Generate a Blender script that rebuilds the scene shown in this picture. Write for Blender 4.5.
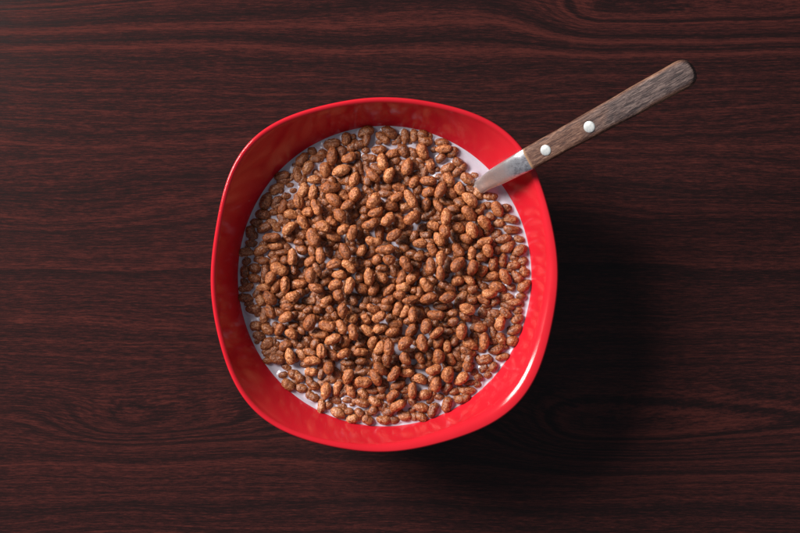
import bpy, bmesh, math, random
import numpy as np
from mathutils import Vector, Matrix, noise

random.seed(7)
rng = np.random.RandomState(7)
scene = bpy.context.scene
for o in list(bpy.data.objects):
    bpy.data.objects.remove(o)

# ------------------------------------------------------------------ camera
CAM_H = 0.785
LENS = 70.0
K = 36.0 / (LENS * 800.0)          # metres per photo pixel per metre of distance
cam_data = bpy.data.cameras.new("camera")
cam_data.lens = LENS
cam_data.sensor_width = 36.0
cam_data.clip_start = 0.01
cam_data.clip_end = 50.0
cam = bpy.data.objects.new("camera", cam_data)
cam.location = (0, 0, CAM_H)
scene.collection.objects.link(cam)
scene.camera = cam

# ------------------------------------------------------------------ world (dim room fill)
world = bpy.data.worlds.new("World")
scene.world = world
world.use_nodes = True
bg = world.node_tree.nodes["Background"]
bg.inputs[0].default_value = (0.80, 0.88, 1.0, 1)
bg.inputs[1].default_value = 0.145

# ------------------------------------------------------------------ window-like lamp up on the left
ld = bpy.data.lights.new("window_light", 'AREA')
ld.shape = 'RECTANGLE'
ld.size = 0.56
ld.size_y = 0.66
ld.energy = 47.0
ld.color = (1.0, 0.955, 0.90)
lamp = bpy.data.objects.new("window_light", ld)
lamp.location = (-1.02, 0.60, 0.86)
lamp.rotation_euler = (Vector((0.0, 0.0, 0.03)) - lamp.location).to_track_quat('-Z', 'Y').to_euler()
scene.collection.objects.link(lamp)

scene.view_settings.view_transform = 'Standard'
scene.view_settings.look = 'None'
scene.view_settings.exposure = 0.0
scene.view_settings.gamma = 1.0

C = scene.collection
RIM_Z = 0.060
MILK_Z = 0.038


def P(px, py, z):
    """photo pixel seen at height z -> world point"""
    s = K * (CAM_H - z)
    return Vector(((px - 400.0) * s, (266.5 - py) * s, z))


# ------------------------------------------------------------------ node helpers
class NT:
    def __init__(self, name):
        self.m = bpy.data.materials.new(name)
        self.m.use_nodes = True
        self.t = self.m.node_tree
        self.b = self.t.nodes["Principled BSDF"]
        self.out = self.t.nodes["Material Output"]

    def n(self, typ, **kw):
        nd = self.t.nodes.new(typ)
        for k, v in kw.items():
            setattr(nd, k, v)
        return nd

    def l(self, a, b):
        self.t.links.new(a, b)

    def put(self, sock, v):
        if isinstance(v, bpy.types.NodeSocket):
            self.l(v, sock)
        else:
            sock.default_value = v

    def math(self, op, a, b=0.0, c=0.0, clamp=False):
        nd = self.n('ShaderNodeMath', operation=op)
        nd.use_clamp = clamp
        self.put(nd.inputs[0], a)
        self.put(nd.inputs[1], b)
        self.put(nd.inputs[2], c)
        return nd.outputs[0]

    def noise(self, vec, scale, detail=2.0, rough=0.5, dist=0.0):
        nd = self.n('ShaderNodeTexNoise')
        if vec is not None:
            self.l(vec, nd.inputs['Vector'])
        nd.inputs['Scale'].default_value = scale
        nd.inputs['Detail'].default_value = detail
        nd.inputs['Roughness'].default_value = rough
        nd.inputs['Distortion'].default_value = dist
        return nd.outputs['Fac']

    def noise1(self, w, scale, detail=2.0, rough=0.5):
        nd = self.n('ShaderNodeTexNoise', noise_dimensions='1D')
        self.l(w, nd.inputs['W'])
        nd.inputs['Scale'].default_value = scale
        nd.inputs['Detail'].default_value = detail
        nd.inputs['Roughness'].default_value = rough
        return nd.outputs['Fac']

    def ramp(self, fac, stops, interp='LINEAR'):
        nd = self.n('ShaderNodeValToRGB')
        nd.color_ramp.interpolation = interp
        el = nd.color_ramp.elements
        while len(el) < len(stops):
            el.new(0.5)
        for e, (p, c) in zip(el, stops):
            e.position = p
            e.color = (c, c, c, 1) if not isinstance(c, tuple) else (*c, 1)
        self.l(fac, nd.inputs[0])
        return nd.outputs[0]

    def mix(self, fac, a, b, blend='MIX'):
        nd = self.n('ShaderNodeMix', data_type='RGBA', blend_type=blend)
        self.put(nd.inputs[0], fac)
        for s, v in ((nd.inputs[6], a), (nd.inputs[7], b)):
            if isinstance(v, tuple):
                s.default_value = (*v, 1)
            else:
                self.l(v, s)
        return nd.outputs[2]

    def mapping(self, vec, scale=(1, 1, 1), loc=(0, 0, 0), rot=(0, 0, 0)):
        nd = self.n('ShaderNodeMapping')
        self.l(vec, nd.inputs[0])
        nd.inputs['Scale'].default_value = scale
        nd.inputs['Location'].default_value = loc
        nd.inputs['Rotation'].default_value = rot
        return nd.outputs[0]

    def bump(self, h, strength, dist, normal=None):
        nd = self.n('ShaderNodeBump')
        self.l(h, nd.inputs['Height'])
        nd.inputs['Strength'].default_value = strength
        nd.inputs['Distance'].default_value = dist
        if normal is not None:
            self.l(normal, nd.inputs['Normal'])
        return nd.outputs[0]


# ------------------------------------------------------------------ materials
def mat_table():
    g = NT("dark_mahogany")
    co = g.n('ShaderNodeTexCoord').outputs['Object']
    # photo pixels across the table top
    sp = K * CAM_H
    sep = g.n('ShaderNodeSeparateXYZ')
    g.l(co, sep.inputs[0])
    X = g.math('MULTIPLY', sep.outputs[0], 1 / sp)      # px from centre
    Y = g.math('MULTIPLY', sep.outputs[1], 1 / sp)
    cmb = g.n('ShaderNodeCombineXYZ')
    g.l(X, cmb.inputs[0])
    g.l(Y, cmb.inputs[1])
    V = cmb.outputs[0]
    # slow wander of the grain
    w1 = g.noise(g.mapping(V, (0.0022, 0.008, 1)), 1.0, 2.0)
    w2 = g.noise(g.mapping(V, (0.009, 0.03, 1), (3, 7, 0)), 1.0, 3.0, 0.55)
    v = g.math('ADD', Y, g.math('MULTIPLY', g.math('SUBTRACT', w1, 0.5), 60.0))
    v = g.math('ADD', v, g.math('MULTIPLY', g.math('SUBTRACT', w2, 0.5), 6.0))
    # cathedral figures: x0, y0, sx, sy, amplitude  (px from centre, y up)
    fig = g.math('MULTIPLY', X, 0.0)
    for x0, y0, sl, sr, sy, A in ((-265, -158, 75, 190, 26, 48), (190, -165, 80, 420, 36, 80),
                                  (205, 250, 70, 420, 30, 58), (-420, 290, 80, 260, 44, 70),
                                  (40, -245, 160, 160, 22, -16), (-330, 40, 150, 150, 40, 18), (330, 60, 160, 300, 40, 20)):
        d0 = g.math('SUBTRACT', X, x0)
        dx = g.math('ADD', g.math('MULTIPLY', g.math('MAXIMUM', d0, 0.0), 1 / sr),
                    g.math('MULTIPLY', g.math('MINIMUM', d0, 0.0), 1 / sl))
        dy = g.math('MULTIPLY', g.math('SUBTRACT', Y, y0), 1 / sy)
        q = g.math('ADD', g.math('MULTIPLY', dx, dx), g.math('MULTIPLY', dy, dy))
        e = g.math('POWER', 2.71828, g.math('MULTIPLY', q, -1.0))
        v = g.math('ADD', v, g.math('MULTIPLY', e, A))
        if A > 40:
            fig = g.math('ADD', fig, g.math('POWER', 2.71828, g.math('MULTIPLY', q, -0.45)))
    rings = g.noise1(v, 0.062, 2.0, 0.55)
    lines = g.noise1(v, 0.21, 3.0, 0.65)
    # pores: short dashes running straight along the grain
    cmb2 = g.n('ShaderNodeCombineXYZ')
    g.l(X, cmb2.inputs[0])
    g.l(g.math('ADD', g.math('MULTIPLY', v, 0.35), g.math('MULTIPLY', Y, 0.65)), cmb2.inputs[1])
    V2 = cmb2.outputs[0]
    pores = g.noise(g.mapping(V2, (0.036, 0.60, 1)), 1.0, 4.0, 0.72)
    pores2 = g.noise(g.mapping(V2, (0.13, 1.25, 1), (11, 5, 0)), 1.0, 2.0, 0.65)
    fine = g.noise(g.mapping(V, (0.6, 1.5, 1)), 1.0, 2.0, 0.6)
    s = g.math('MULTIPLY', rings, 0.50)
    s = g.math('ADD', s, g.math('MULTIPLY', lines, 0.30))
    s = g.math('ADD', s, g.math('MULTIPLY', pores, 0.95))
    s = g.math('ADD', s, g.math('MULTIPLY', pores2, 0.72))
    s = g.math('ADD', s, g.math('MULTIPLY', fine, 0.22))
    s = g.math('SUBTRACT', s, 0.855)
    # broader red bands where the cut runs flat to the rings
    broad = g.noise1(g.math('ADD', v, 40.0), 0.075, 1.0, 0.5)
    band = g.math('MULTIPLY', g.math('SUBTRACT', g.ramp(broad, [(0.42, 0.0), (0.56, 1.0)]), 0.45), 0.27)
    s = g.math('ADD', s, g.math('MULTIPLY', band, g.math('MINIMUM', fig, 1.0)))
    col = g.ramp(s, [(0.28, (0.0105, 0.0056, 0.0058)), (0.44, (0.0190, 0.0072, 0.0074)),
                     (0.56, (0.036, 0.0104, 0.0098)), (0.76, (0.070, 0.0175, 0.0145))])
    g.l(col, g.b.inputs['Base Color'])
    g.b.inputs['Roughness'].default_value = 0.42
    g.b.inputs['Specular IOR Level'].default_value = 0.25
    g.l(g.ramp(s, [(0.3, 0.25), (0.7, 0.20)]), g.b.inputs['Roughness'])
    g.l(g.bump(g.math('ADD', pores, g.math('MULTIPLY', pores2, 0.6)), 0.2, 0.0002), g.b.inputs['Normal'])
    return g.m


def mat_bowl():
    g = NT("glossy_red_glaze")
    co = g.n('ShaderNodeTexCoord').outputs['Object']
    n1 = g.noise(co, 38.0, 3.0, 0.6)
    col = g.mix(g.ramp(n1, [(0.3, 0.0), (0.7, 1.0)]), (0.53, 0.0115, 0.022), (0.59, 0.0145, 0.027))
    g.l(col, g.b.inputs['Base Color'])
    g.b.inputs['Roughness'].default_value = 0.16
    g.b.inputs['Specular IOR Level'].default_value = 0.4
    sm = g.noise(g.mapping(co, (60, 60, 220)), 1.0, 2.0, 0.5)
    g.l(g.ramp(sm, [(0.35, 0.11), (0.75, 0.19)]), g.b.inputs['Roughness'])
    wav = g.noise(co, 130.0, 2.0, 0.5)
    g.l(g.bump(wav, 0.07, 0.0006), g.b.inputs['Normal'])
    return g.m


def mat_milk():
    g = NT("milk")
    g.b.inputs['Base Color'].default_value = (0.52, 0.475, 0.55, 1)
    g.b.inputs['Roughness'].default_value = 0.10
    g.b.inputs['Specular IOR Level'].default_value = 0.5
    g.b.inputs['Subsurface Weight'].default_value = 0.35
    g.b.inputs['Subsurface Radius'].default_value = (0.9, 0.7, 0.6)
    g.b.inputs['Subsurface Scale'].default_value = 0.0015
    return g.m


def mat_puff(name, wet):
    g = NT(name)
    tc = g.n('ShaderNodeTexCoord')
    geo = g.n('ShaderNodeNewGeometry').outputs['Position']
    rnd = g.n('ShaderNodeObjectInfo').outputs['Random']
    big = g.noise(geo, 160.0, 2.0, 0.5)
    mid = g.noise(geo, 900.0, 3.0, 0.65)
    grain = g.noise(geo, 2100.0, 2.0, 0.6)
    f = g.math('ADD', g.math('MULTIPLY', mid, 0.52), g.math('MULTIPLY', grain, 0.62))
    f = g.math('ADD', f, g.math('MULTIPLY', g.math('SUBTRACT', rnd, 0.5), 0.11))
    f = g.math('ADD', f, g.math('MULTIPLY', g.math('SUBTRACT', big, 0.5), 0.16))
    d = 0.78 if wet else 0.98
    col = g.ramp(f, [(0.38, (0.080 * d, 0.020 * d, 0.0065 * d)), (0.50, (0.235 * d, 0.062 * d, 0.0180 * d)),
                     (0.62, (0.46 * d, 0.140 * d, 0.042 * d)), (0.78, (0.92 * d, 0.47 * d, 0.22 * d))])
    g.l(col, g.b.inputs['Base Color'])
    g.b.inputs['Specular IOR Level'].default_value = 0.5 if not wet else 0.75
    g.l(g.ramp(grain, [(0.3, 0.26 if not wet else 0.12), (0.7, 0.60 if not wet else 0.34)]), g.b.inputs['Roughness'])
    n = g.bump(mid, 0.9, 0.0006)
    n = g.bump(grain, 0.9, 0.00028, n)
    g.l(n, g.b.inputs['Normal'])
    return g.m


def mat_steel():
    g = NT("scratched_steel")
    co = g.n('ShaderNodeTexCoord').outputs['Generated']
    obj = g.n('ShaderNodeTexCoord').outputs['Object']
    s1 = g.noise(g.mapping(obj, (500, 2600, 500)), 1.0, 3.0, 0.6)
    s2 = g.noise(obj, 520.0, 4.0, 0.65)
    f = g.math('ADD', g.math('MULTIPLY', s1, 0.4), g.math('MULTIPLY', s2, 0.6))
    # rubbed, scratched patch next to the handle, towards the lower edge
    dd = g.n('ShaderNodeVectorMath', operation='DISTANCE')
    g.l(obj, dd.inputs[0])
    dd.inputs[1].default_value = (-0.0015, -0.0040, 0)
    patch = g.ramp(g.math('ADD', g.math('MULTIPLY', dd.outputs['Value'], 70.0), g.math('MULTIPLY', s2, 0.5)), [(0.55, 1.0), (0.98, 0.0)])
    worn = g.ramp(f, [(0.40, (0.24, 0.23, 0.27)), (0.56, (0.72, 0.72, 0.78))])
    plain = g.ramp(f, [(0.36, (0.74, 0.73, 0.77)), (0.60, (0.92, 0.92, 0.95))])
    g.l(g.mix(patch, plain, worn), g.b.inputs['Base Color'])
    g.b.inputs['Metallic'].default_value = 0.92
    g.l(g.ramp(f, [(0.35, 0.40), (0.65, 0.27)]), g.b.inputs['Roughness'])
    g.l(g.bump(f, 0.25, 0.0003), g.b.inputs['Normal'])
    return g.m


def mat_rivet():
    g = NT("pale_aluminium")
    co = g.n('ShaderNodeTexCoord').outputs['Object']
    f = g.noise(co, 900.0, 3.0, 0.6)
    g.l(g.ramp(f, [(0.3, (0.46, 0.48, 0.49)), (0.7, (0.68, 0.70, 0.70))]), g.b.inputs['Base Color'])
    g.b.inputs['Metallic'].default_value = 0.5
    g.b.inputs['Roughness'].default_value = 0.45
    return g.m


def mat_handle(length):
    """object coordinates: x along the handle from the blade end, y across"""
    g = NT("weathered_wood")
    co = g.n('ShaderNodeTexCoord').outputs['Object']
    sep = g.n('ShaderNodeSeparateXYZ')
    g.l(co, sep.inputs[0])
    x = g.math('MULTIPLY', sep.outputs[0], 1 / length)
    y = g.math('MULTIPLY', g.math('ABSOLUTE', sep.outputs[1]), 1 / 0.0066)
    grain = g.noise(g.mapping(co, (120, 1300, 500)), 1.0, 4.0, 0.7, 0.6)
    pore = g.noise(g.mapping(co, (330, 2400, 900), (5, 2, 1)), 1.0, 3.0, 0.65, 0.9)
    blot = g.noise(co, 95.0, 3.0, 0.6)
    f = g.math('ADD', g.math('MULTIPLY', grain, 0.6), g.math('MULTIPLY', pore, 0.5))
    base = g.ramp(f, [(0.40, (0.016, 0.007, 0.006)), (0.50, (0.078, 0.031, 0.021)),
                      (0.60, (0.165, 0.080, 0.052)), (0.74, (0.34, 0.19, 0.125))])
    grey = g.ramp(f, [(0.42, (0.013, 0.008, 0.009)), (0.52, (0.050, 0.031, 0.031)),
                      (0.68, (0.19, 0.132, 0.118))])
    # grey worn zone: centre of the outer two thirds
    gx = g.ramp(g.math('ADD', x, g.math('MULTIPLY', g.math('SUBTRACT', blot, 0.5), 0.5)), [(0.34, 0.15), (0.52, 1.0)])
    gy = g.ramp(g.math('ADD', y, g.math('MULTIPLY', g.math('SUBTRACT', blot, 0.5), 0.7)), [(0.58, 1.0), (0.90, 0.0)])
    col = g.mix(g.math('MULTIPLY', gx, gy), base, grey)
    # pale rubbed edges
    ed = g.math('MULTIPLY', g.ramp(y, [(0.84, 0.0), (0.97, 1.0)]), g.ramp(blot, [(0.35, 0.1), (0.6, 0.75)]))
    col = g.mix(ed, col, (0.36, 0.20, 0.125))
    end = g.ramp(x, [(0.0, 1.0), (0.018, 0.0)])
    col = g.mix(end, col, (0.38, 0.23, 0.13))
    g.l(col, g.b.inputs['Base Color'])
    g.b.inputs['Roughness'].default_value = 0.62
    g.b.inputs['Specular IOR Level'].default_value = 0.3
    g.l(g.bump(f, 0.7, 0.0005), g.b.inputs['Normal'])
    return g.m


M_TABLE, M_BOWL, M_MILK = mat_table(), mat_bowl(), mat_milk()
M_DRY, M_WET, M_STEEL, M_RIVET = mat_puff("dry_puff", False), mat_puff("wet_puff", True), mat_steel(), mat_rivet()


def link(name, verts, faces, mat, parent=None, smooth=True):
    me = bpy.data.meshes.new(name)
    me.from_pydata([tuple(v) for v in verts], [], faces)
    me.materials.append(mat)
    if smooth:
        me.polygons.foreach_set('use_smooth', [True] * len(me.polygons))
    me.update()
    o = bpy.data.objects.new(name, me)
    C.objects.link(o)
    if parent is not None:
        o.parent = parent
    return o


# ------------------------------------------------------------------ table top
def make_table():
    bm = bmesh.new()
    bmesh.ops.create_cube(bm, size=1.0)
    for v in bm.verts:
        v.co = Vector((v.co.x * 1.6, v.co.y * 1.1, (v.co.z - 0.5) * 0.03))
    bmesh.ops.bevel(bm, geom=[e for e in bm.edges], offset=0.003, segments=3, affect='EDGES')
    me = bpy.data.meshes.new("table")
    bm.to_mesh(me)
    bm.free()
    me.materials.append(M_TABLE)
    o = bpy.data.objects.new("table", me)
    C.objects.link(o)
    o['kind'] = 'structure'
    return o


make_table()

# ------------------------------------------------------------------ bowl
RIM_PTS = [(371, 97.5), (390, 96.8), (348, 100), (328, 103.5), (305, 110.6), (280, 120), (261.3, 130.3), (248.1, 142.5),
           (237.8, 155.6), (229.4, 174.4), (223.8, 190), (217, 217), (212.5, 245.4), (210.7, 272), (211, 295), (213.5, 316),
           (218, 338), (224.7, 360.5), (233.1, 380.6), (242.5, 397.5), (253.8, 411.6), (268.8, 422.8), (285.6, 432.2),
           (305, 440), (328, 446.5), (353, 451), (372, 452.3), (390, 452.5), (407, 450.5), (422.8, 447.5), (445, 442), (470, 435),
           (488.8, 425.6), (507.5, 413.4), (520.6, 400.3), (533.8, 382.5), (543, 361), (551, 335), (556, 305), (557.8, 275),
           (557, 245.4), (551.5, 215), (542.4, 189), (535.6, 170.6), (520.6, 145.3), (507.5, 131.3), (490.6, 120),
           (470, 112.1), (452, 106.3), (433.5, 102), (412, 98.5)]
BC = P(384, 275, RIM_Z)
CX, CY = BC.x, BC.y
th, rr = [], []
for q in RIM_PTS:
    w = P(q[0], q[1], RIM_Z)
    th.append(math.atan2(w.y - CY, w.x - CX))
    rr.append(math.hypot(w.x - CX, w.y - CY))
th, rr = np.array(th), np.array(rr)
ORD = 8


def basis(t):
    cols = [np.ones_like(t)]
    for k in range(1, ORD + 1):
        cols += [np.cos(k * t), np.sin(k * t)]
    return np.stack(cols, 1)


Bm = basis(th)
coef = np.linalg.solve(Bm.T @ Bm + 1e-3 * np.eye(Bm.shape[1]), Bm.T @ rr)
NS = 256
ang = np.arange(NS) * 2 * math.pi / NS
RIM = basis(ang) @ coef                                        # outer edge of the rim
MC = P(384.8, 276.2, MILK_Z)
R_MILK = 146.0 * K * (CAM_H - MILK_Z)                           # inner radius at milk level
R_EXTRA = 3.4 * K * (CAM_H - MILK_Z)                            # the opening is a touch longer than wide
R_ARR = R_MILK + R_EXTRA * np.sin(ang) ** 2


def r_milk(dx, dy):
    return R_MILK + R_EXTRA * dy * dy / max(dx * dx + dy * dy, 1e-12)


THK = 0.0030


def make_bowl():
    rings = []
    CORNER = np.clip(np.cos(ang + 0.62), 0, 1) ** 2.2            # the shoulder is broader towards the lower right

    def ring(f_sq, r_circ, z, off=0.0, add=0.0, sh=0.0):
        # f_sq blends the squarish rim outline into a circle
        t = f_sq
        cx = CX * t + MC.x * (1 - t)
        cy = CY * t + MC.y * (1 - t)
        r = (RIM - off - (sh * CORNER if sh else 0)) * t + r_circ * (1 - t) + add
        zz = np.broadcast_to(z, (NS,))
        rings.append([(cx + r[i] * math.cos(ang[i]), cy + r[i] * math.sin(ang[i]), zz[i]) for i in range(NS)])

    # inside, bottom centre upwards
    for rc, z in ((0.001, 0.0075), (0.018, 0.0075), (0.032, 0.0080), (0.044, 0.0102), (0.053, 0.0145), (0.060, 0.0205),
                  (0.0655, 0.028), (0.0690, 0.034)):
        ring(0.0, rc, z)
    ring(0.0, R_ARR, MILK_Z)
    n = 14
    SH_W, OUT_W, OUT_H = 0.0019, 0.0009, 0.0014
    SH_H = 0.0022 + 0.0034 * CORNER   # inner shoulder and outer roll of the lip
    A0 = 0.42                                                   # where the wall runs smoothly into the shoulder
    for i in range(1, n + 1):
        u = i / n
        ring(u, R_ARR, MILK_Z + (RIM_Z - SH_H * (1 - math.sin(A0)) - MILK_Z) * (0.80 * u + 0.34 * u * u - 0.14 * u ** 3), OUT_W + SH_W * math.cos(A0), 0.0, 0.0050 * math.cos(A0))
    for i in range(1, 13):
        a = A0 + (math.pi / 2 - A0) * i / 12
        ring(1.0, 0, RIM_Z - SH_H + SH_H * math.sin(a), OUT_W + SH_W * math.cos(a), 0.0, 0.0050 * math.cos(a))
    for i in range(1, 9):
        a = math.pi / 2 * i / 8
        ring(1.0, 0, RIM_Z - OUT_H + OUT_H * math.cos(a), OUT_W * (1 - math.sin(a)))
    # outside going down
    for i in range(1, 15):
        u = i / 14
        t = 1 - u
        z = RIM_Z - 0.0016 - (RIM_Z - 0.0016 - 0.030) * u
        ring(max(t, 0), R_ARR + 0.0012, z)
    for rc, z in ((0.066, 0.020), (0.058, 0.012), (0.048, 0.0065), (0.042, 0.004), (0.041, 0.0012), (0.040, 0.0004),
                  (0.037, 0.0004), (0.036, 0.0020), (0.015, 0.0025), (0.001, 0.0025)):
        ring(0.0, rc, z)
    verts = [v for r in rings for v in r]
    faces = []
    for a in range(len(rings) - 1):
        for i in range(NS):
            j = (i + 1) % NS
            faces.append((a * NS + i, a * NS + j, (a + 1) * NS + j, (a + 1) * NS + i))
    faces.append(tuple(reversed(range(NS))))
    faces.append(tuple(range((len(rings) - 1) * NS, len(rings) * NS)))
    o = link("cereal_bowl", verts, faces, M_BOWL)
    bm = bmesh.new()
    bm.from_mesh(o.data)
    bmesh.ops.recalc_face_normals(bm, faces=bm.faces)
    bm.to_mesh(o.data)
    bm.free()
    o['label'] = "glossy red bowl with squarish rounded rim, standing on the dark wooden table"
    o['category'] = "bowl"
    return o


make_bowl()

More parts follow.
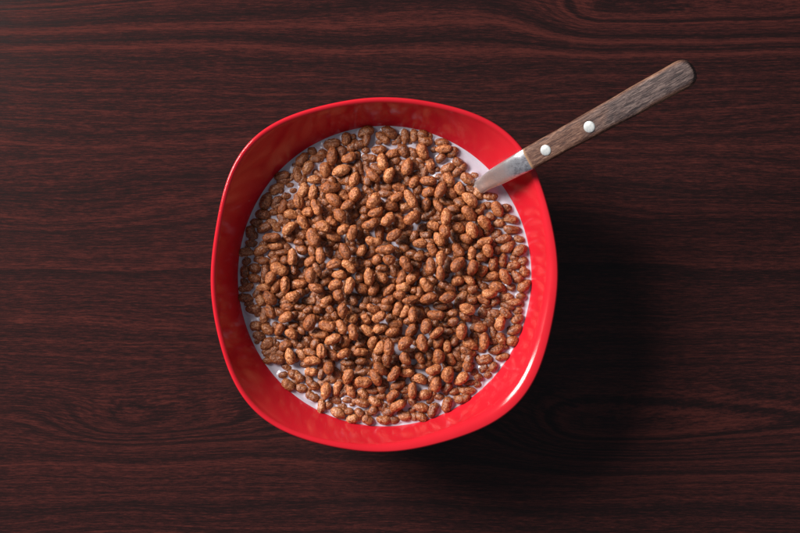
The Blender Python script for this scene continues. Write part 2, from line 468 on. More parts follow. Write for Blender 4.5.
# ------------------------------------------------------------------ cereal: read off the photo tile by tile
# tile origin: rows of x, y, length, width, angle, level  (tile pixels, 8.883 per photo pixel)
TILES = {
(236,124): "400,455,140,80,15,1 430,500,130,70,15,0",
(296,124): "140,235,70,70,0,0 55,315,150,90,50,1 105,390,140,95,60,1 170,310,100,70,0,0 235,270,90,80,0,0 315,178,150,90,10,0 320,285,165,100,88,2 445,135,115,95,90,1 405,240,100,80,90,0 505,200,120,85,40,1 468,300,135,90,25,2 260,410,140,100,95,1 400,415,170,95,20,2 500,115,60,50,0,0 15,450,130,80,105,0 165,495,125,70,0,1 255,510,80,70,0,0 315,505,80,80,90,1 395,500,120,60,-30,0 460,495,110,65,80,1 515,490,110,80,70,1 520,415,90,60,70,1",
(356,124): "85,75,160,105,25,1 95,130,145,65,80,2 25,190,110,90,20,1 240,125,150,85,-40,1 300,75,160,100,-30,1 435,112,135,75,92,1 515,105,110,80,90,1 345,170,50,40,0,0 205,230,130,80,5,1 85,235,60,60,0,0 425,240,150,85,-55,1 325,265,130,75,20,1 505,255,110,75,-50,0 235,335,160,100,100,2 120,305,130,75,-5,0 85,370,80,60,90,0 185,395,110,70,-30,0 155,460,150,85,-45,2 20,385,120,70,80,0 20,485,130,90,10,0 105,505,80,80,90,1 295,455,140,95,70,2 455,380,160,95,75,2 370,480,110,70,70,0 375,420,90,60,80,0 465,500,80,70,90,0 345,330,100,70,10,0 520,370,90,80,0,0 515,515,90,80,60,1",
(416,124): "60,65,110,85,0,1 130,80,80,60,60,0 80,150,135,95,-20,1 60,245,150,110,110,2 230,165,130,70,-5,1 245,222,140,75,5,2 315,255,110,90,30,0 220,305,100,75,45,1 160,230,60,50,0,0 125,350,110,80,110,1 30,320,100,60,-20,0 370,340,95,85,-40,1 400,390,100,90,40,0 365,430,100,75,40,1 280,395,130,90,30,1 187,405,45,40,0,0 75,425,130,70,70,0 295,480,130,90,-60,1 460,490,150,90,-40,1 110,505,150,80,0,2 215,470,80,50,0,0 15,385,80,70,0,0 15,445,60,50,0,0 520,455,60,45,-20,0 235,525,80,40,0,1",
(236,184): "365,40,140,90,35,0 270,150,150,100,65,0 235,272,145,85,-5,0 180,340,110,60,0,0 135,440,130,80,100,0 360,165,120,70,50,0 450,105,75,60,0,0 510,60,50,45,0,0 415,205,140,80,65,1 335,250,70,60,0,0 495,190,80,70,0,1 490,270,120,80,-10,1 250,390,140,85,25,1 340,370,130,90,-40,0 430,340,110,70,10,0 470,395,150,85,45,2 315,475,160,90,5,2 385,520,120,80,0,0 485,480,80,70,30,0 140,525,100,60,0,0 475,10,70,40,0,0",
(296,184): "60,60,150,90,60,1 150,75,140,80,80,1 20,150,140,90,100,1 305,35,170,110,0,2 240,100,110,70,90,0 335,140,160,100,-40,2 425,100,120,90,-50,1 485,45,80,70,0,1 520,100,120,80,70,1 180,205,150,90,-65,2 105,250,95,90,0,1 455,190,130,75,30,2 260,160,80,70,0,0 120,180,60,60,0,0 320,220,80,60,-40,0 285,275,80,60,60,0 390,275,120,100,-50,2 475,310,100,75,100,0 525,265,80,60,90,0 20,270,80,70,0,0 65,345,150,80,-60,1 200,315,80,70,0,0 315,335,100,85,-40,1 240,380,140,100,-25,2 420,405,110,90,35,2 500,435,150,90,75,2 155,475,170,130,-70,2 335,465,140,85,-25,1 40,450,120,90,0,0 25,520,90,50,-10,1 350,390,80,60,0,0 465,500,80,60,90,0 245,450,90,70,0,0 290,530,120,50,0,0",
(356,184): "20,95,140,100,80,2 105,5,60,40,0,1 155,150,160,110,55,2 270,25,110,70,0,0 390,35,130,85,-20,1 125,75,70,60,-40,0 70,150,100,70,30,0 270,85,130,65,0,0 365,115,120,80,30,1 485,130,190,90,-60,2 510,25,120,70,-60,1 305,200,140,85,-10,1 75,235,90,75,30,1 175,250,140,80,25,2 430,215,120,80,15,0 80,295,70,60,0,1 285,315,140,105,45,2 125,355,150,85,25,2 395,340,130,90,-70,1 495,300,150,110,40,2 30,350,80,60,30,0 15,280,80,70,-60,0 210,425,120,80,95,1 340,455,155,90,35,2 280,400,80,60,0,0 455,435,85,70,0,0 160,510,150,90,-10,2 515,465,110,70,60,1 20,430,100,80,90,0 90,450,90,60,-70,0 420,510,120,70,0,0",
(416,184): "110,75,120,95,25,1 215,60,155,90,65,2 15,45,90,80,90,0 390,45,120,90,-75,1 110,10,120,50,0,0 310,85,110,85,-35,1 480,140,170,100,-45,2 485,55,120,70,-20,0 90,185,120,75,80,1 200,200,130,65,-55,1 265,160,120,70,-10,0 125,255,120,70,40,0 390,165,120,80,-25,1 335,220,110,75,0,1 265,290,150,90,85,2 475,265,170,95,-50,2 380,300,120,85,10,0 200,300,80,70,0,0 155,370,110,90,-20,1 75,380,70,50,0,0 255,420,125,100,-75,2 370,385,135,90,-25,1 85,450,100,70,0,1 410,350,60,50,0,0 500,410,150,100,-70,2 345,465,110,75,-60,0 205,490,130,85,-60,1 445,485,115,85,-20,1 120,510,90,50,-10,1 10,450,90,60,90,0 35,525,80,40,0,1 375,530,80,30,0,0 10,160,100,60,90,0 10,300,90,60,90,0",
(476,184): "130,112,115,75,-5,0 20,85,120,80,-60,0 190,225,150,100,-65,2 270,215,85,70,0,0 95,190,80,60,0,0 35,225,120,70,50,1 305,310,150,85,-15,1 75,345,150,100,-50,2 130,290,80,70,-30,1 200,350,90,80,0,0 320,405,160,80,-5,1 185,450,90,80,50,0 240,490,150,80,15,1 20,430,120,80,100,1 90,430,80,60,0,0 80,510,130,80,10,2 380,490,85,65,-20,0 300,525,100,50,0,1",
(236,244): "90,75,130,70,0,0 225,55,150,90,25,1 350,20,130,70,0,1 80,240,110,70,90,0 240,150,110,70,0,1 165,215,110,75,-5,0 330,90,80,60,30,0 415,75,120,50,10,1 345,150,100,75,30,1 435,145,80,80,0,1 500,115,150,90,85,2 260,255,135,70,80,1 165,305,115,80,-10,1 385,225,170,110,-25,2 310,295,140,80,60,2 435,360,150,85,88,2 245,388,130,75,5,1 355,375,140,80,65,1 85,390,130,75,20,0 85,485,130,80,-10,0 520,230,80,70,90,1 520,360,90,70,60,1 505,465,120,90,10,2 300,480,150,100,-50,2 215,490,120,80,-60,0 395,455,80,60,0,0 435,515,110,60,0,1 500,290,80,60,0,0",
(296,244): "55,55,90,80,0,1 145,65,100,70,-60,1 215,95,160,85,-85,2 435,65,160,90,-65,2 300,30,120,60,-20,0 125,155,110,80,35,1 190,230,130,65,-65,2 335,180,140,80,20,2 130,280,145,90,90,2 470,200,150,85,-45,2 385,275,120,80,0,2 20,240,90,60,90,0 35,350,120,80,0,1 290,255,80,60,0,0 255,340,130,65,25,1 350,365,130,95,25,2 175,390,130,85,-20,2 475,370,150,90,75,2 215,430,110,80,-60,1 380,455,120,95,-65,2 25,440,120,85,20,1 90,400,90,70,40,0 205,485,80,50,-60,0 275,500,110,80,40,1 120,505,120,70,0,0 510,500,80,70,90,1 455,515,60,50,0,0 60,290,80,60,0,0 395,110,60,50,0,0 460,10,100,40,0,0",
(356,244): "50,60,110,80,60,1 145,15,120,60,0,1 260,50,180,90,5,2 120,85,110,70,30,0 430,35,100,70,-30,1 370,75,110,70,-50,0 495,90,110,75,-5,1 190,140,90,85,45,1 295,140,105,90,0,2 445,180,155,105,-60,2 110,175,70,65,0,1 230,215,100,60,-5,1 35,165,100,60,-60,0 115,290,155,85,92,2 35,295,80,80,-60,1 225,300,115,95,-20,1 330,235,110,70,-70,0 405,295,140,80,70,1 500,300,130,100,40,1 55,395,120,90,-10,1 155,405,120,85,55,1 295,410,140,60,45,1 415,385,130,85,0,1 385,450,100,80,0,2 515,415,60,60,0,1 485,495,150,70,10,2 290,500,130,80,30,1 90,505,110,60,60,0 190,500,90,60,0,0 20,500,90,80,0,0 310,335,90,60,0,0 385,515,60,50,0,0",
(416,244): "40,35,130,90,-50,1 145,50,130,85,-60,1 225,30,100,70,-40,0 375,55,140,90,-60,1 495,85,120,75,80,1 25,110,100,80,0,1 220,130,140,75,90,2 275,60,70,60,0,0 130,200,160,95,88,2 370,180,160,95,50,2 500,210,135,95,70,2 285,175,110,70,90,0 215,260,130,75,95,2 85,265,80,60,0,0 155,320,80,65,-40,1 90,365,145,90,-55,2 405,265,100,60,0,0 370,330,110,85,20,1 470,320,120,70,-40,1 245,365,90,75,0,1 300,390,110,75,-30,1 200,405,110,70,-60,0 35,430,100,80,80,1 110,480,150,90,25,2 280,475,155,90,20,2 420,385,110,70,20,0 505,400,90,75,30,1 405,475,120,80,45,0 500,500,80,70,0,1 10,190,60,60,0,0 10,300,80,50,90,0 430,525,100,30,0,0 10,505,60,50,0,0",
(476,244): "105,50,135,85,-75,2 25,20,90,50,0,1 275,35,120,90,15,1 385,60,150,90,30,1 50,120,100,75,-20,1 240,145,120,75,85,1 410,150,85,65,0,0 155,175,140,85,80,1 330,190,120,75,5,1 60,240,100,80,50,1 425,245,90,80,-50,0 150,285,125,75,5,1 260,290,160,85,-60,2 365,295,130,85,-45,1 195,380,130,90,-20,1 430,370,145,90,40,1 125,440,130,85,5,2 310,385,70,60,0,0 60,375,80,60,0,0 10,380,60,60,0,0 65,495,120,75,-30,1 165,515,80,70,60,1 265,475,120,80,0,0 330,515,150,70,0,1 400,465,80,60,0,1 10,180,100,50,90,0 90,310,80,50,0,0 185,55,80,80,0,0",
(236,304): "155,45,130,90,0,0 250,100,140,80,85,0 305,65,140,80,-65,1 455,25,140,80,-10,1 395,75,90,70,0,1 180,195,95,95,0,0 280,225,120,90,-40,1 440,120,130,90,30,2 385,225,110,80,65,2 505,190,100,65,0,1 510,95,80,60,20,1 490,265,110,85,-30,2 210,285,100,80,-20,0 275,355,130,85,40,0 400,295,90,40,0,0 365,350,45,40,0,0 440,370,120,85,25,1 315,425,140,85,30,0 365,490,150,100,-10,1 480,465,150,85,-80,2 275,510,80,60,0,1 400,435,90,60,0,0",
(296,304): "40,25,110,60,0,1 110,50,100,70,20,1 190,50,80,80,0,1 255,10,80,50,0,1 305,50,80,70,-50,1 345,105,80,70,-60,1 415,60,140,80,90,2 285,110,80,70,-60,0 40,110,130,85,10,0 500,125,90,90,0,1 125,165,165,105,65,2 275,195,155,100,-15,2 405,205,130,90,-65,2 15,190,80,60,0,0 50,235,80,60,-50,1 505,250,140,90,-75,2 210,270,170,70,0,1 325,315,160,90,25,2 105,320,90,80,-40,0 170,355,100,80,60,1 440,330,130,95,70,1 225,415,120,90,-80,2 130,430,120,70,-25,1 325,450,110,85,-40,1 425,440,115,75,30,2 35,370,80,60,0,0 150,505,150,80,0,2 50,450,110,80,-50,0 280,510,90,70,0,1 520,420,90,60,90,1 455,520,120,60,0,1 215,125,60,40,0,0 375,385,80,60,0,0",
(356,304): "70,20,70,60,0,1 155,40,120,80,-20,1 270,30,100,70,0,1 370,45,120,85,70,1 435,65,130,70,60,1 20,55,80,60,0,0 505,95,140,80,90,2 90,130,100,80,-50,1 205,115,130,90,30,2 305,120,80,70,60,0 465,150,80,60,20,1 10,130,80,50,90,0 100,235,130,75,-40,1 220,215,125,90,20,1 350,180,130,70,0,1 490,235,130,85,55,1 325,245,130,80,20,1 255,285,90,50,0,0 20,270,160,80,-75,0 350,310,100,60,10,0 435,350,150,105,40,2 145,340,105,80,60,1 210,390,130,90,60,1 290,385,150,90,88,2 40,350,100,60,30,1 40,425,130,80,0,1 45,510,100,60,0,1 275,490,110,80,85,2 195,490,100,80,60,0 440,485,120,90,-60,2 345,480,70,60,0,0 475,415,80,50,0,0",
(416,304): "215,25,120,55,0,1 30,80,140,90,-60,0 175,95,150,85,-5,2 325,85,90,70,20,1 455,45,140,95,-20,2 435,115,120,65,-35,1 90,200,135,100,75,2 330,158,95,75,25,2 265,178,60,50,0,1 185,255,140,75,35,2 175,175,70,60,90,0 285,240,100,70,20,0 405,245,150,90,85,2 55,345,155,95,-80,2 195,345,125,85,60,1 345,330,90,60,60,1 275,375,110,75,95,1 485,355,140,90,-35,1 400,365,80,50,20,0 450,415,90,75,-30,1 500,440,60,50,0,1 200,465,125,100,-85,2 125,450,90,60,80,0 35,480,100,80,-60,1 310,490,100,80,-70,1 365,450,130,80,-50,0 465,500,90,80,80,1 515,205,80,50,60,0 515,280,60,60,0,0 520,130,60,40,0,0",
(455,345): "115,50,130,75,-35,1 120,165,140,80,88,2 275,130,120,85,5,0 340,195,90,70,60,1 255,210,80,60,40,0 290,265,60,55,0,0 210,285,70,65,0,1 172,240,55,50,0,0 205,350,65,50,10,0 130,335,90,40,10,0",
(476,304): "95,10,80,40,0,1 170,20,80,50,0,0 270,15,150,60,-20,1 70,65,80,60,-60,0 165,80,90,65,-15,0 265,75,120,80,-50,1 370,60,80,60,0,0 15,125,100,60,90,0 120,145,90,70,-10,0 215,170,135,95,75,2 365,135,110,75,30,1 40,215,120,80,-5,1 150,240,120,60,-75,0 340,230,140,85,30,1 75,330,150,85,90,2 225,310,110,95,-60,1 320,330,110,95,0,1 180,405,145,80,15,1 235,470,120,70,15,1 85,490,120,75,5,1 10,380,80,60,0,0 165,525,60,40,0,0",
(236,364): "290,15,90,60,0,1 420,95,75,55,20,0 505,90,90,80,-40,1 465,185,130,100,-40,1",
(296,364): "150,10,110,50,0,1 20,110,120,90,-40,1 135,70,110,85,-5,1 45,215,110,70,-10,0 145,180,140,85,-40,1 290,40,110,90,90,2 225,85,110,55,70,1 280,135,120,50,30,0 370,90,120,60,-60,0 465,110,140,90,65,2 460,10,120,50,0,1 145,285,120,80,-30,0 265,240,145,85,80,2 365,220,130,75,70,1 355,280,70,50,40,0 490,240,120,80,-75,1 225,375,130,75,85,1 290,365,80,65,40,0 455,320,80,50,0,0 375,435,145,90,-30,1 470,420,75,65,0,1 395,365,60,40,-40,0 500,360,40,35,0,0 500,490,110,80,10,1 525,160,60,60,90,1 520,330,60,50,90,0 435,245,60,50,0,0",
(356,364): "55,15,110,50,0,0 65,70,100,65,15,0 215,45,140,80,-45,2 285,10,80,50,0,1 335,90,155,90,55,2 450,80,130,75,5,1 450,15,90,50,0,1 175,120,160,80,-60,2 65,160,150,110,-5,2 375,185,130,80,20,1 500,235,150,80,85,2 145,235,100,70,-10,1 225,215,90,80,90,1 65,265,100,80,-40,0 220,285,100,60,0,1 325,285,130,85,45,2 165,330,120,75,-35,1 55,345,140,75,-15,1 370,370,150,95,30,2 290,425,110,80,20,1 500,330,70,70,90,0 245,385,80,50,70,0 150,415,90,80,60,1 30,430,90,75,-40,1 105,495,110,90,-30,1 245,495,130,80,-10,1 435,465,110,80,0,0 520,465,70,60,80,0 520,390,60,50,60,1 345,495,90,60,0,0 430,230,90,60,0,0 20,475,60,50,0,0 520,130,50,50,0,1 440,290,60,50,0,0",
(416,364): "160,50,140,95,20,2 285,95,150,120,85,2 460,25,90,90,-60,2 30,20,100,50,0,1 400,130,155,90,40,2 40,135,120,90,-30,1 180,180,145,95,80,2 515,80,60,60,0,1 275,210,110,80,40,1 80,270,120,90,10,1 340,245,80,60,20,1 480,165,110,50,10,0 455,235,145,70,0,1 425,320,150,85,15,1 275,360,150,100,75,1 150,410,140,95,65,1 45,385,130,80,-10,1 45,475,120,75,-25,1 160,270,50,40,0,0 200,290,90,50,0,0 355,295,60,40,0,0 125,320,60,40,0,0 365,40,80,60,0,0 330,10,60,30,0,0 25,300,60,50,0,0",
}
pieces = []   # px, py, len px, wid px, angle, level
for (ox, oy), txt in TILES.items():
    for row in txt.split():
        x, y, L, W, a, lv = map(float, row.split(','))
        px, py = ox + x / 8.883, oy + y / 8.883
        L, W = L / 8.883, W / 8.883
        dup = False
        for q in pieces:
            if (q[6] != (ox, oy)) and math.hypot(q[0] - px, q[1] - py) < 5.0:
                dup = True
                if L * W > q[2] * q[3]:
                    q[2], q[3] = max(L, q[2]), max(W, q[3])
                break
        if not dup:
            pieces.append([px, py, L, W, a, lv, (ox, oy)])


def dome(px, py):
    d = math.hypot(px - 384, py - 276)
    t = min(max((140 - d) / 75.0, 0), 1)
    return t * t * (3 - 2 * t)


SC = K * (CAM_H - MILK_Z)
puffs = []    # dict(x, y, z, a, b, c, ang, source)
for px, py, L, W, a, lv, _ in pieces:
    L, W = L * 1.09, W * 1.09
    L = 15.0 + (L - 15.0) * (0.72 if L > 15 else 0.85)          # cereal is sorted: pull sizes towards the mean
    W = 9.6 + (W - 9.6) * (0.70 if W > 9.6 else 0.85)
    if lv == 0:
        L, W = L * 1.15, W * 1.15
    b = W * SC / 2
    al = L * SC / 2
    c = min(b * random.uniform(0.88, 1.05), 0.0030)
    dm = dome(px, py)
    z = MILK_Z + (-0.10 * c, 0.38 * c, 1.0 * c)[int(lv)] + dm * (0.0006, 0.0024, 0.0046)[int(lv)]
    w = P(px, py, z)
    # keep the piece off the bowl wall
    dx, dy = w.x - MC.x, w.y - MC.y
    d = math.hypot(dx, dy)
    lim = r_milk(dx, dy) - 0.55 * (al * abs(math.cos(math.radians(a) - math.atan2(dy, dx))) + b * abs(math.sin(math.radians(a) - math.atan2(dy, dx)))) + 0.35 * (z - MILK_Z)
    if d > lim:
        w.x = MC.x + dx / d * lim
        w.y = MC.y + dy / d * lim
    puffs.append(dict(x=w.x, y=w.y, z=z, a=al, b=b, c=c, ang=math.radians(a), lv=int(lv), px=px, py=py, src=True))

# lower layer showing through the gaps
for k in range(5200):
    r = 0.0676 * math.sqrt(random.random())
    t = random.random() * 2 * math.pi
    x, y = MC.x + r * math.cos(t), MC.y + r * math.sin(t)
    if r > 0.0560 and 15 < math.degrees(t) < 72:       # open milk beside the spoon
        continue
    ok = True
    for q in puffs:
        if not q['src'] and math.hypot(q['x'] - x, q['y'] - y) < (0.0036 if r < 0.055 else 0.0054):
            ok = False
            break
    if not ok:
        continue
    edge = min(max((0.0676 - r) / 0.012, 0), 1)
    al, b = random.uniform(0.0029, 0.0038), random.uniform(0.0019, 0.0024)
    puffs.append(dict(x=x, y=y, z=MILK_Z - 0.0008 + 0.0007 * edge, a=al, b=b, c=b, ang=random.random() * math.pi,
                      lv=-1, px=0, py=0, src=False))

# ------------------------------------------------------------------ visible area of each piece, seen from above
G = 0.00030
x0, y0 = MC.x - 0.080, MC.y - 0.080
NG = int(0.160 / G)
gx = x0 + np.arange(NG) * G
gy = y0 + np.arange(NG) * G
GX, GY = np.meshgrid(gx, gy, indexing='ij')
hmap = np.full((NG, NG), MILK_Z - 0.0002)
idm = np.full((NG, NG), -1, int)
men = np.zeros((NG, NG))


def window(x, y, r):
    i0, i1 = max(int((x - r - x0) / G), 0), min(int((x + r - x0) / G) + 2, NG)
    j0, j1 = max(int((y - r - y0) / G), 0), min(int((y + r - y0) / G) + 2, NG)
    return slice(i0, i1), slice(j0, j1)


for i, q in enumerate(puffs):
    sl = window(q['x'], q['y'], q['a'] + 0.004)
    dx, dy = GX[sl] - q['x'], GY[sl] - q['y']
    ca, sa = math.cos(q['ang']), math.sin(q['ang'])
    u, v = (dx * ca + dy * sa), (-dx * sa + dy * ca)
    e2 = (u / q['a']) ** 2 + (v / q['b']) ** 2
    h = np.where(e2 < 1, q['z'] + q['c'] * np.sqrt(np.clip(1 - e2, 0, 1)), -1)
    better = h > hmap[sl]
    hm = hmap[sl]
    hm[better] = h[better]
    im = idm[sl]
    im[better] = i
    # milk climbs a little where it touches a piece
    dz = (MILK_Z - q['z']) / q['c']
    if abs(dz) < 1 and q['src']:
        f = math.sqrt(1 - dz * dz)
        e = np.sqrt(e2) / f
        dist = (e - 1) * f * (q['a'] * q['b']) / np.sqrt((q['b'] * u / np.maximum(np.hypot(u, v), 1e-6)) ** 2 +
                                                      (q['a'] * v / np.maximum(np.hypot(u, v), 1e-6)) ** 2)
        mm = 0.00075 * np.exp(-np.maximum(dist, 0) / 0.00055)
        me_ = men[sl]
        np.maximum(me_, mm, out=me_)
vis = np.bincount(idm[idm >= 0].ravel(), minlength=len(puffs))
order = sorted(range(len(puffs)), key=lambda i: -(vis[i] if puffs[i]['src'] else vis[i] * 0.2))
single = [i for i in order[:300]]
rest = [i for i in range(len(puffs)) if i not in set(single) and vis[i] > 0]

# ------------------------------------------------------------------ milk surface
def make_milk():
    verts, faces, idx = [], [], {}
    base = men.copy()
    rad = np.hypot(GX - MC.x, GY - MC.y)
    rloc = R_MILK + R_EXTRA * (GY - MC.y) ** 2 / np.maximum(rad, 1e-6) ** 2
    wallm = 0.00065 * np.exp(-np.maximum(rloc - rad, 0) / 0.0006)
    base = np.maximum(base, wallm)
    # soften
    for _ in range(2):
        base = (base + np.roll(base, 1, 0) + np.roll(base, -1, 0) + np.roll(base, 1, 1) + np.roll(base, -1, 1)) / 5
    RO = rloc + 0.0016
    keep = rad < RO
    ii, jj = np.nonzero(keep)
    for n, (i, j) in enumerate(zip(ii, jj)):
        idx[(i, j)] = n
        verts.append((gx[i], gy[j], MILK_Z + base[i, j]))
    for i, j in zip(ii, jj):
        a, b, c, d = (i, j), (i + 1, j), (i + 1, j + 1), (i, j + 1)
        if b in idx and c in idx and d in idx:
            faces.append((idx[a], idx[b], idx[c], idx[d]))
    o = link("milk", verts, faces, M_MILK)
    o['label'] = "white milk in the red bowl, pooled brightest beside the spoon"
    o['category'] = "milk"
    return o


make_milk()

# ------------------------------------------------------------------ puff meshes
ASP = 0.62


def puff_verts(seed, sub):
    bm = bmesh.new()
    bmesh.ops.create_icosphere(bm, subdivisions=sub, radius=1.0)
    r = random.Random(seed)
    off = Vector((r.uniform(-50, 50), r.uniform(-50, 50), r.uniform(-50, 50)))
    bend = r.uniform(-0.16, 0.16)
    waist = r.choice([0, 0, 0.0, 0.07, 0.15])
    sharp = r.uniform(0.0, 0.28)
    egg = r.uniform(-0.16, 0.16)
    groove_a = r.uniform(0.2, 2.6)
    groove_d = r.choice([0.0, 0.0, 0.05, 0.11])
    out = []
    for v in bm.verts:
        n = v.co.normalized()
        x, y, z = n
        w = ASP * (1 - waist * math.exp(-(x / 0.35) ** 2)) * (1 + egg * x)
        w *= 1 - sharp * x ** 4 * 0.5
        pt = Vector((x, y * w, z * w))
        pt.y += bend * (x * x - 0.4)
        nn = Vector((n.x * 0.6, n.y, n.z)).normalized()
        d = 0.070 * noise.noise(pt * 2.1 + off) + 0.040 * noise.noise(pt * 4.6 + off) + 0.030 * noise.noise(pt * 10.0 + off)
        d += 0.022 * noise.noise(pt * 20.0 + off)
        ga = math.atan2(z, y) - groove_a + 0.35 * noise.noise(Vector((x * 1.6, 0, 0)) + off)
        ga = (ga + math.pi) % (2 * math.pi) - math.pi
        d -= groove_d * math.exp(-(ga / 0.24) ** 2) * (1 - x ** 2)
        pt += nn * d
        out.append(pt)
    faces = [tuple(l.index for l in f.verts) for f in bm.faces]
    bm.free()
    return out, faces


NV = 22
VAR = []
for s in range(NV):
    vs, fs = puff_verts(100 + s, 4)
    me = bpy.data.meshes.new("cereal_puff")
    me.from_pydata([tuple(v) for v in vs], [], fs)
    me.polygons.foreach_set('use_smooth', [True] * len(me.polygons))
    me.materials.append(M_DRY)
    me.update()
    mw = me.copy()
    mw.materials[0] = M_WET
    VAR.append((me, mw))

CLOCK = ["twelve", "one", "two", "three", "four", "five", "six", "seven", "eight", "nine", "ten", "eleven"]


def describe(q):
    dx, dy = q['px'] - 384 if q['src'] else (q['x'] - MC.x) / SC, 276 - q['py'] if q['src'] else (q['y'] - MC.y) / SC
    d = math.hypot(dx, dy)
    h = CLOCK[int(round(math.degrees(math.atan2(dx, dy)) / 30.0)) % 12]
    area = q['a'] * q['b'] * 1e6
    size = "large" if area > 9.2 else ("small" if area < 5.2 else "medium")
    a = math.degrees(q['ang']) % 180
    if q['a'] / q['b'] < 1.22:
        lie = "roundish"
    elif a < 22 or a > 158:
        lie = "crosswise"
    elif a < 68:
        lie = "rising rightward"
    elif a < 112:
        lie = "upright"
    else:
        lie = "falling rightward"
    if d > 122:
        where = "at the milk's edge"
    elif d > 85:
        where = "in the heap's outer part"
    elif d > 45:
        where = "in the heap's inner part"
    else:
        where = "near the bowl's centre"
    w = "%s brown puff, %s, %s" % (size, lie, where)
    return w + ", towards %s o'clock" % h


labels = {}
for i in single:
    labels.setdefault(describe(puffs[i]), []).append(i)
final = {}
for lab, ids in labels.items():
    if len(ids) == 2:
        a, b = sorted(ids, key=lambda i: -puffs[i]['y'])
        final[a], final[b] = "upper " + lab, "lower " + lab
    elif len(ids) == 3:
        a, b, c = sorted(ids, key=lambda i: -puffs[i]['y'])
        final[a], final[b], final[c] = "topmost " + lab, "middle " + lab, "lowest " + lab
    elif len(ids) in (4, 5):
        for w, i in zip(("topmost ", "second topmost ", "middle ", "second lowest ", "lowest ") if len(ids) == 5 else ("topmost ", "second topmost ", "second lowest ", "lowest "), sorted(ids, key=lambda i: -puffs[i]['y'])):
            final[i] = w + lab
    else:
        for i in ids:
            final[i] = lab
for i in single:
    q = puffs[i]
    r = random.Random(i)
    wet = q['lv'] <= 0 or (q['lv'] == 1 and dome(q['px'], q['py']) < 0.12)
    o = bpy.data.objects.new("cereal_puff", VAR[r.randrange(NV)][1 if wet else 0])
    o.location = (q['x'], q['y'], q['z'])
    tilt = r.uniform(-0.20, 0.20)
    if r.random() < 0.5:
        q['ang'] += math.pi
    o.rotation_euler = (Matrix.Rotation(q['ang'], 3, 'Z') @ Matrix.Rotation(tilt, 3, 'Y') @
                        Matrix.Rotation(r.uniform(0, 6.28), 3, 'X')).to_euler()
    o.scale = (q['a'] / 1.0, q['b'] / ASP, q['b'] / ASP)
    C.objects.link(o)
    o['label'] = final[i]
    o['category'] = "cereal puff"
    o['group'] = "puffs of cereal in the bowl"

# the smaller and buried ones as one object
low = [puff_verts(300 + s, 3) for s in range(10)]
V, F = [], []
for i in rest:
    q = puffs[i]
    r = random.Random(i)
    vs, fs = low[r.randrange(10)]
    R = (Matrix.Rotation(q['ang'], 3, 'Z') @ Matrix.Rotation(r.uniform(-0.25, 0.25), 3, 'Y') @ Matrix.Rotation(r.uniform(0, 6.28), 3, 'X'))
    S = Matrix.Diagonal((q['a'], q['b'] / ASP, q['b'] / ASP))
    Mx = np.array(R @ S)
    pts = np.array([tuple(v) for v in vs]) @ Mx.T + np.array([q['x'], q['y'], q['z']])
    k = len(V)
    V.extend(map(tuple, pts))
    F.extend([(a + k, b + k, c + k) for a, b, c in fs])
o = link("cereal_layer", V, F, M_WET)
o['kind'] = 'stuff'
o['label'] = "small and half buried brown puffs showing in the gaps of the heap"
o['category'] = "cereal"
o['group'] = "puffs of cereal in the bowl"

# ------------------------------------------------------------------ spoon
SU = Vector((0.8797, 0.4756, 0)).normalized()       # along the handle, outwards
SS = Vector((-0.4756, 0.8797, 0)).normalized()      # across, up-left in the photo
Z_NEAR, Z_FAR = 0.0665, 0.098
A = P(528.8, 158.9, Z_NEAR)
B = P(693.6, 68.6, Z_FAR)
spoon = bpy.data.objects.new("spoon", None)
spoon.location = A
C.objects.link(spoon)
spoon['label'] = "spoon with worn wooden riveted handle, its steel neck dipping into the milk"
spoon['category'] = "spoon"

T = (B - A)
HL = T.length
T.normalize()
S = Vector((0, 0, 1)).cross(T).normalized()
N = T.cross(S).normalized()
HROT = Matrix((T, S, N)).transposed().to_4x4()


def loft(name, stations, mat, parent, nseg=40, power=3.6):
    """stations: (centre, side, up, half width, half thickness)"""
    verts, faces = [], []
    for c, s, n, w, h in stations:
        for k in range(nseg):
            a = 2 * math.pi * k / nseg
            ca, sa = math.cos(a), math.sin(a)
            x = math.copysign(abs(ca) ** (2 / power), ca) * w
            y = math.copysign(abs(sa) ** (2 / power), sa) * h
            verts.append(c + s * x + n * y)
    for i in range(len(stations) - 1):
        for k in range(nseg):
            j = (k + 1) % nseg
            faces.append((i * nseg + k, i * nseg + j, (i + 1) * nseg + j, (i + 1) * nseg + k))
    faces.append(tuple(reversed(range(nseg))))
    faces.append(tuple(range((len(stations) - 1) * nseg, len(stations) * nseg)))
    o = link(name, verts, faces, mat, parent)
    bm = bmesh.new()
    bm.from_mesh(o.data)
    bmesh.ops.recalc_face_normals(bm, faces=bm.faces)
    bm.to_mesh(o.data)
    bm.free()
    return o


# handle, in its own axes (x along, y across, z up)
ex, ey, ez = Vector((1, 0, 0)), Vector((0, 1, 0)), Vector((0, 0, 1))
W0 = 23.0 / 2 * K * (CAM_H - Z_NEAR)
W1 = 29.6 / 2 * K * (CAM_H - Z_FAR)
HT = 0.0040
st = []
st.append((ex * 0.0, ey, ez, W0 * 0.955, HT * 0.86))
st.append((ex * 0.0003, ey, ez, W0 * 0.99, HT * 0.95))
st.append((ex * 0.0008, ey, ez, W0, HT))
cap = W1 * 0.98
for i in range(1, 31):
    u = i / 30
    x = 0.0008 + (HL - cap - 0.0008) * u
    su = u * u * (3 - 2 * u)
    w = W0 + (W1 - W0) * (0.55 * u + 0.45 * su) + 0.00006 * math.sin(u * 19)
    st.append((ex * x, ey, ez, w, HT))
for i in range(1, 23):
    a = math.pi / 2 * i / 22
    k = math.cos(a) ** (2 / 2.5)
    x = HL - cap + cap * math.sin(a) ** (2 / 2.5)
    st.append((ex * x, ey, ez, max(W1 * k, 0.00008), HT * (0.62 + 0.38 * max(k, 0) ** 0.5) if i < 22 else HT * 0.5))
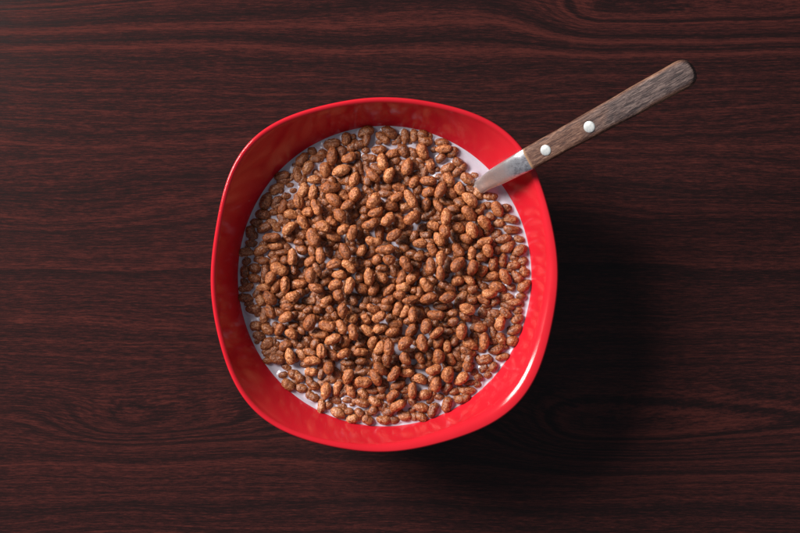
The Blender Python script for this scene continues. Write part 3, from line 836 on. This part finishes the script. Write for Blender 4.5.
M_HANDLE = mat_handle(HL)
handle = loft("handle", st, M_HANDLE, spoon, 48, 4.2)
handle.matrix_local = HROT


def rivet(px, py, rpx):
    # where the line of sight meets the handle's top face
    z = Z_NEAR
    for _ in range(4):
        w = P(px, py, z)
        t = (w - A).dot(SU) / Vector((T.x, T.y, 0)).length
        z = A.z + T.z * t + HT * N.z
    p = Matrix((T, S, N)) @ (P(px, py, z) - A)
    rw = rpx * K * (CAM_H - z)
    prof = [(0.0001, 0.00042), (0.35, 0.00040), (0.7, 0.00034), (0.92, 0.00024), (1.0, 0.00008), (1.0, -0.0012)]
    verts, faces = [], []
    for f, h in prof:
        for k in range(32):
            a = 2 * math.pi * k / 32
            verts.append((f * rw * math.cos(a), f * rw * math.sin(a), h))
    for i in range(len(prof) - 1):
        for k in range(32):
            j = (k + 1) % 32
            faces.append((i * 32 + k, (i + 1) * 32 + k, (i + 1) * 32 + j, i * 32 + j))
    faces.append(tuple(range(32)))
    o = link("rivet", verts, faces, M_RIVET, handle)
    o.location = (p.x, p.y, HT)


rivet(546.0, 150.2, 5.5)
rivet(589.6, 126.8, 5.9)


# neck: flat wedge narrowing into the milk, then the hidden scoop
def make_neck():
    # px, py, z, half width px, half thickness
    ctl = [(533.0, 156.4, 0.0672, 10.6, 0.0014), (528.0, 159.2, 0.0660, 11.4, 0.0018), (522.0, 162.5, 0.0644, 11.3, 0.0022),
           (510.0, 169.0, 0.0590, 10.5, 0.0024), (498.0, 175.6, 0.0515, 9.6, 0.0024), (489.0, 180.6, 0.0446, 8.4, 0.0024),
           (481.0, 186.0, 0.0396, 7.4, 0.0022), (473.0, 191.0, 0.0345, 7.0, 0.0018), (464.0, 196.0, 0.0275, 7.0, 0.0012),
           (452.0, 202.5, 0.0215, 13.0, 0.0008), (438.0, 210.0, 0.0180, 19.0, 0.0007), (420.0, 220.0, 0.0155, 21.0, 0.0007),
           (400.0, 231.0, 0.0150, 17.5, 0.0007), (388.0, 237.5, 0.0162, 9.0, 0.0006), (384.0, 239.7, 0.0170, 2.0, 0.0004)]
    pts = [P(a, b, z) for a, b, z, w, h in ctl]
    # dense interpolation
    fine = []
    for i in range(len(ctl) - 1):
        p0 = pts[max(i - 1, 0)]
        p1, p2 = pts[i], pts[i + 1]
        p3 = pts[min(i + 2, len(pts) - 1)]
        for k in range(5):
            t = k / 5
            q = 0.5 * ((2 * p1) + (p2 - p0) * t + (2 * p0 - 5 * p1 + 4 * p2 - p3) * t * t + (3 * p1 - p0 - 3 * p2 + p3) * t ** 3)
            w = ctl[i][3] * (1 - t) + ctl[i + 1][3] * t
            h = ctl[i][4] * (1 - t) + ctl[i + 1][4] * t
            fine.append((q, w * K * (CAM_H - q.z), h))
    fine.append((pts[-1], ctl[-1][3] * K * (CAM_H - pts[-1].z), ctl[-1][4]))
    sts = []
    for i, (q, w, h) in enumerate(fine):
        t = (fine[min(i + 1, len(fine) - 1)][0] - fine[max(i - 1, 0)][0]).normalized()
        s = SS
        n = s.cross(t).normalized()
        if n.z < 0:
            n = -n
        sts.append((q - A, s, n, w, h))
    return loft("neck", sts, M_STEEL, spoon, 48, 3.3)


make_neck()
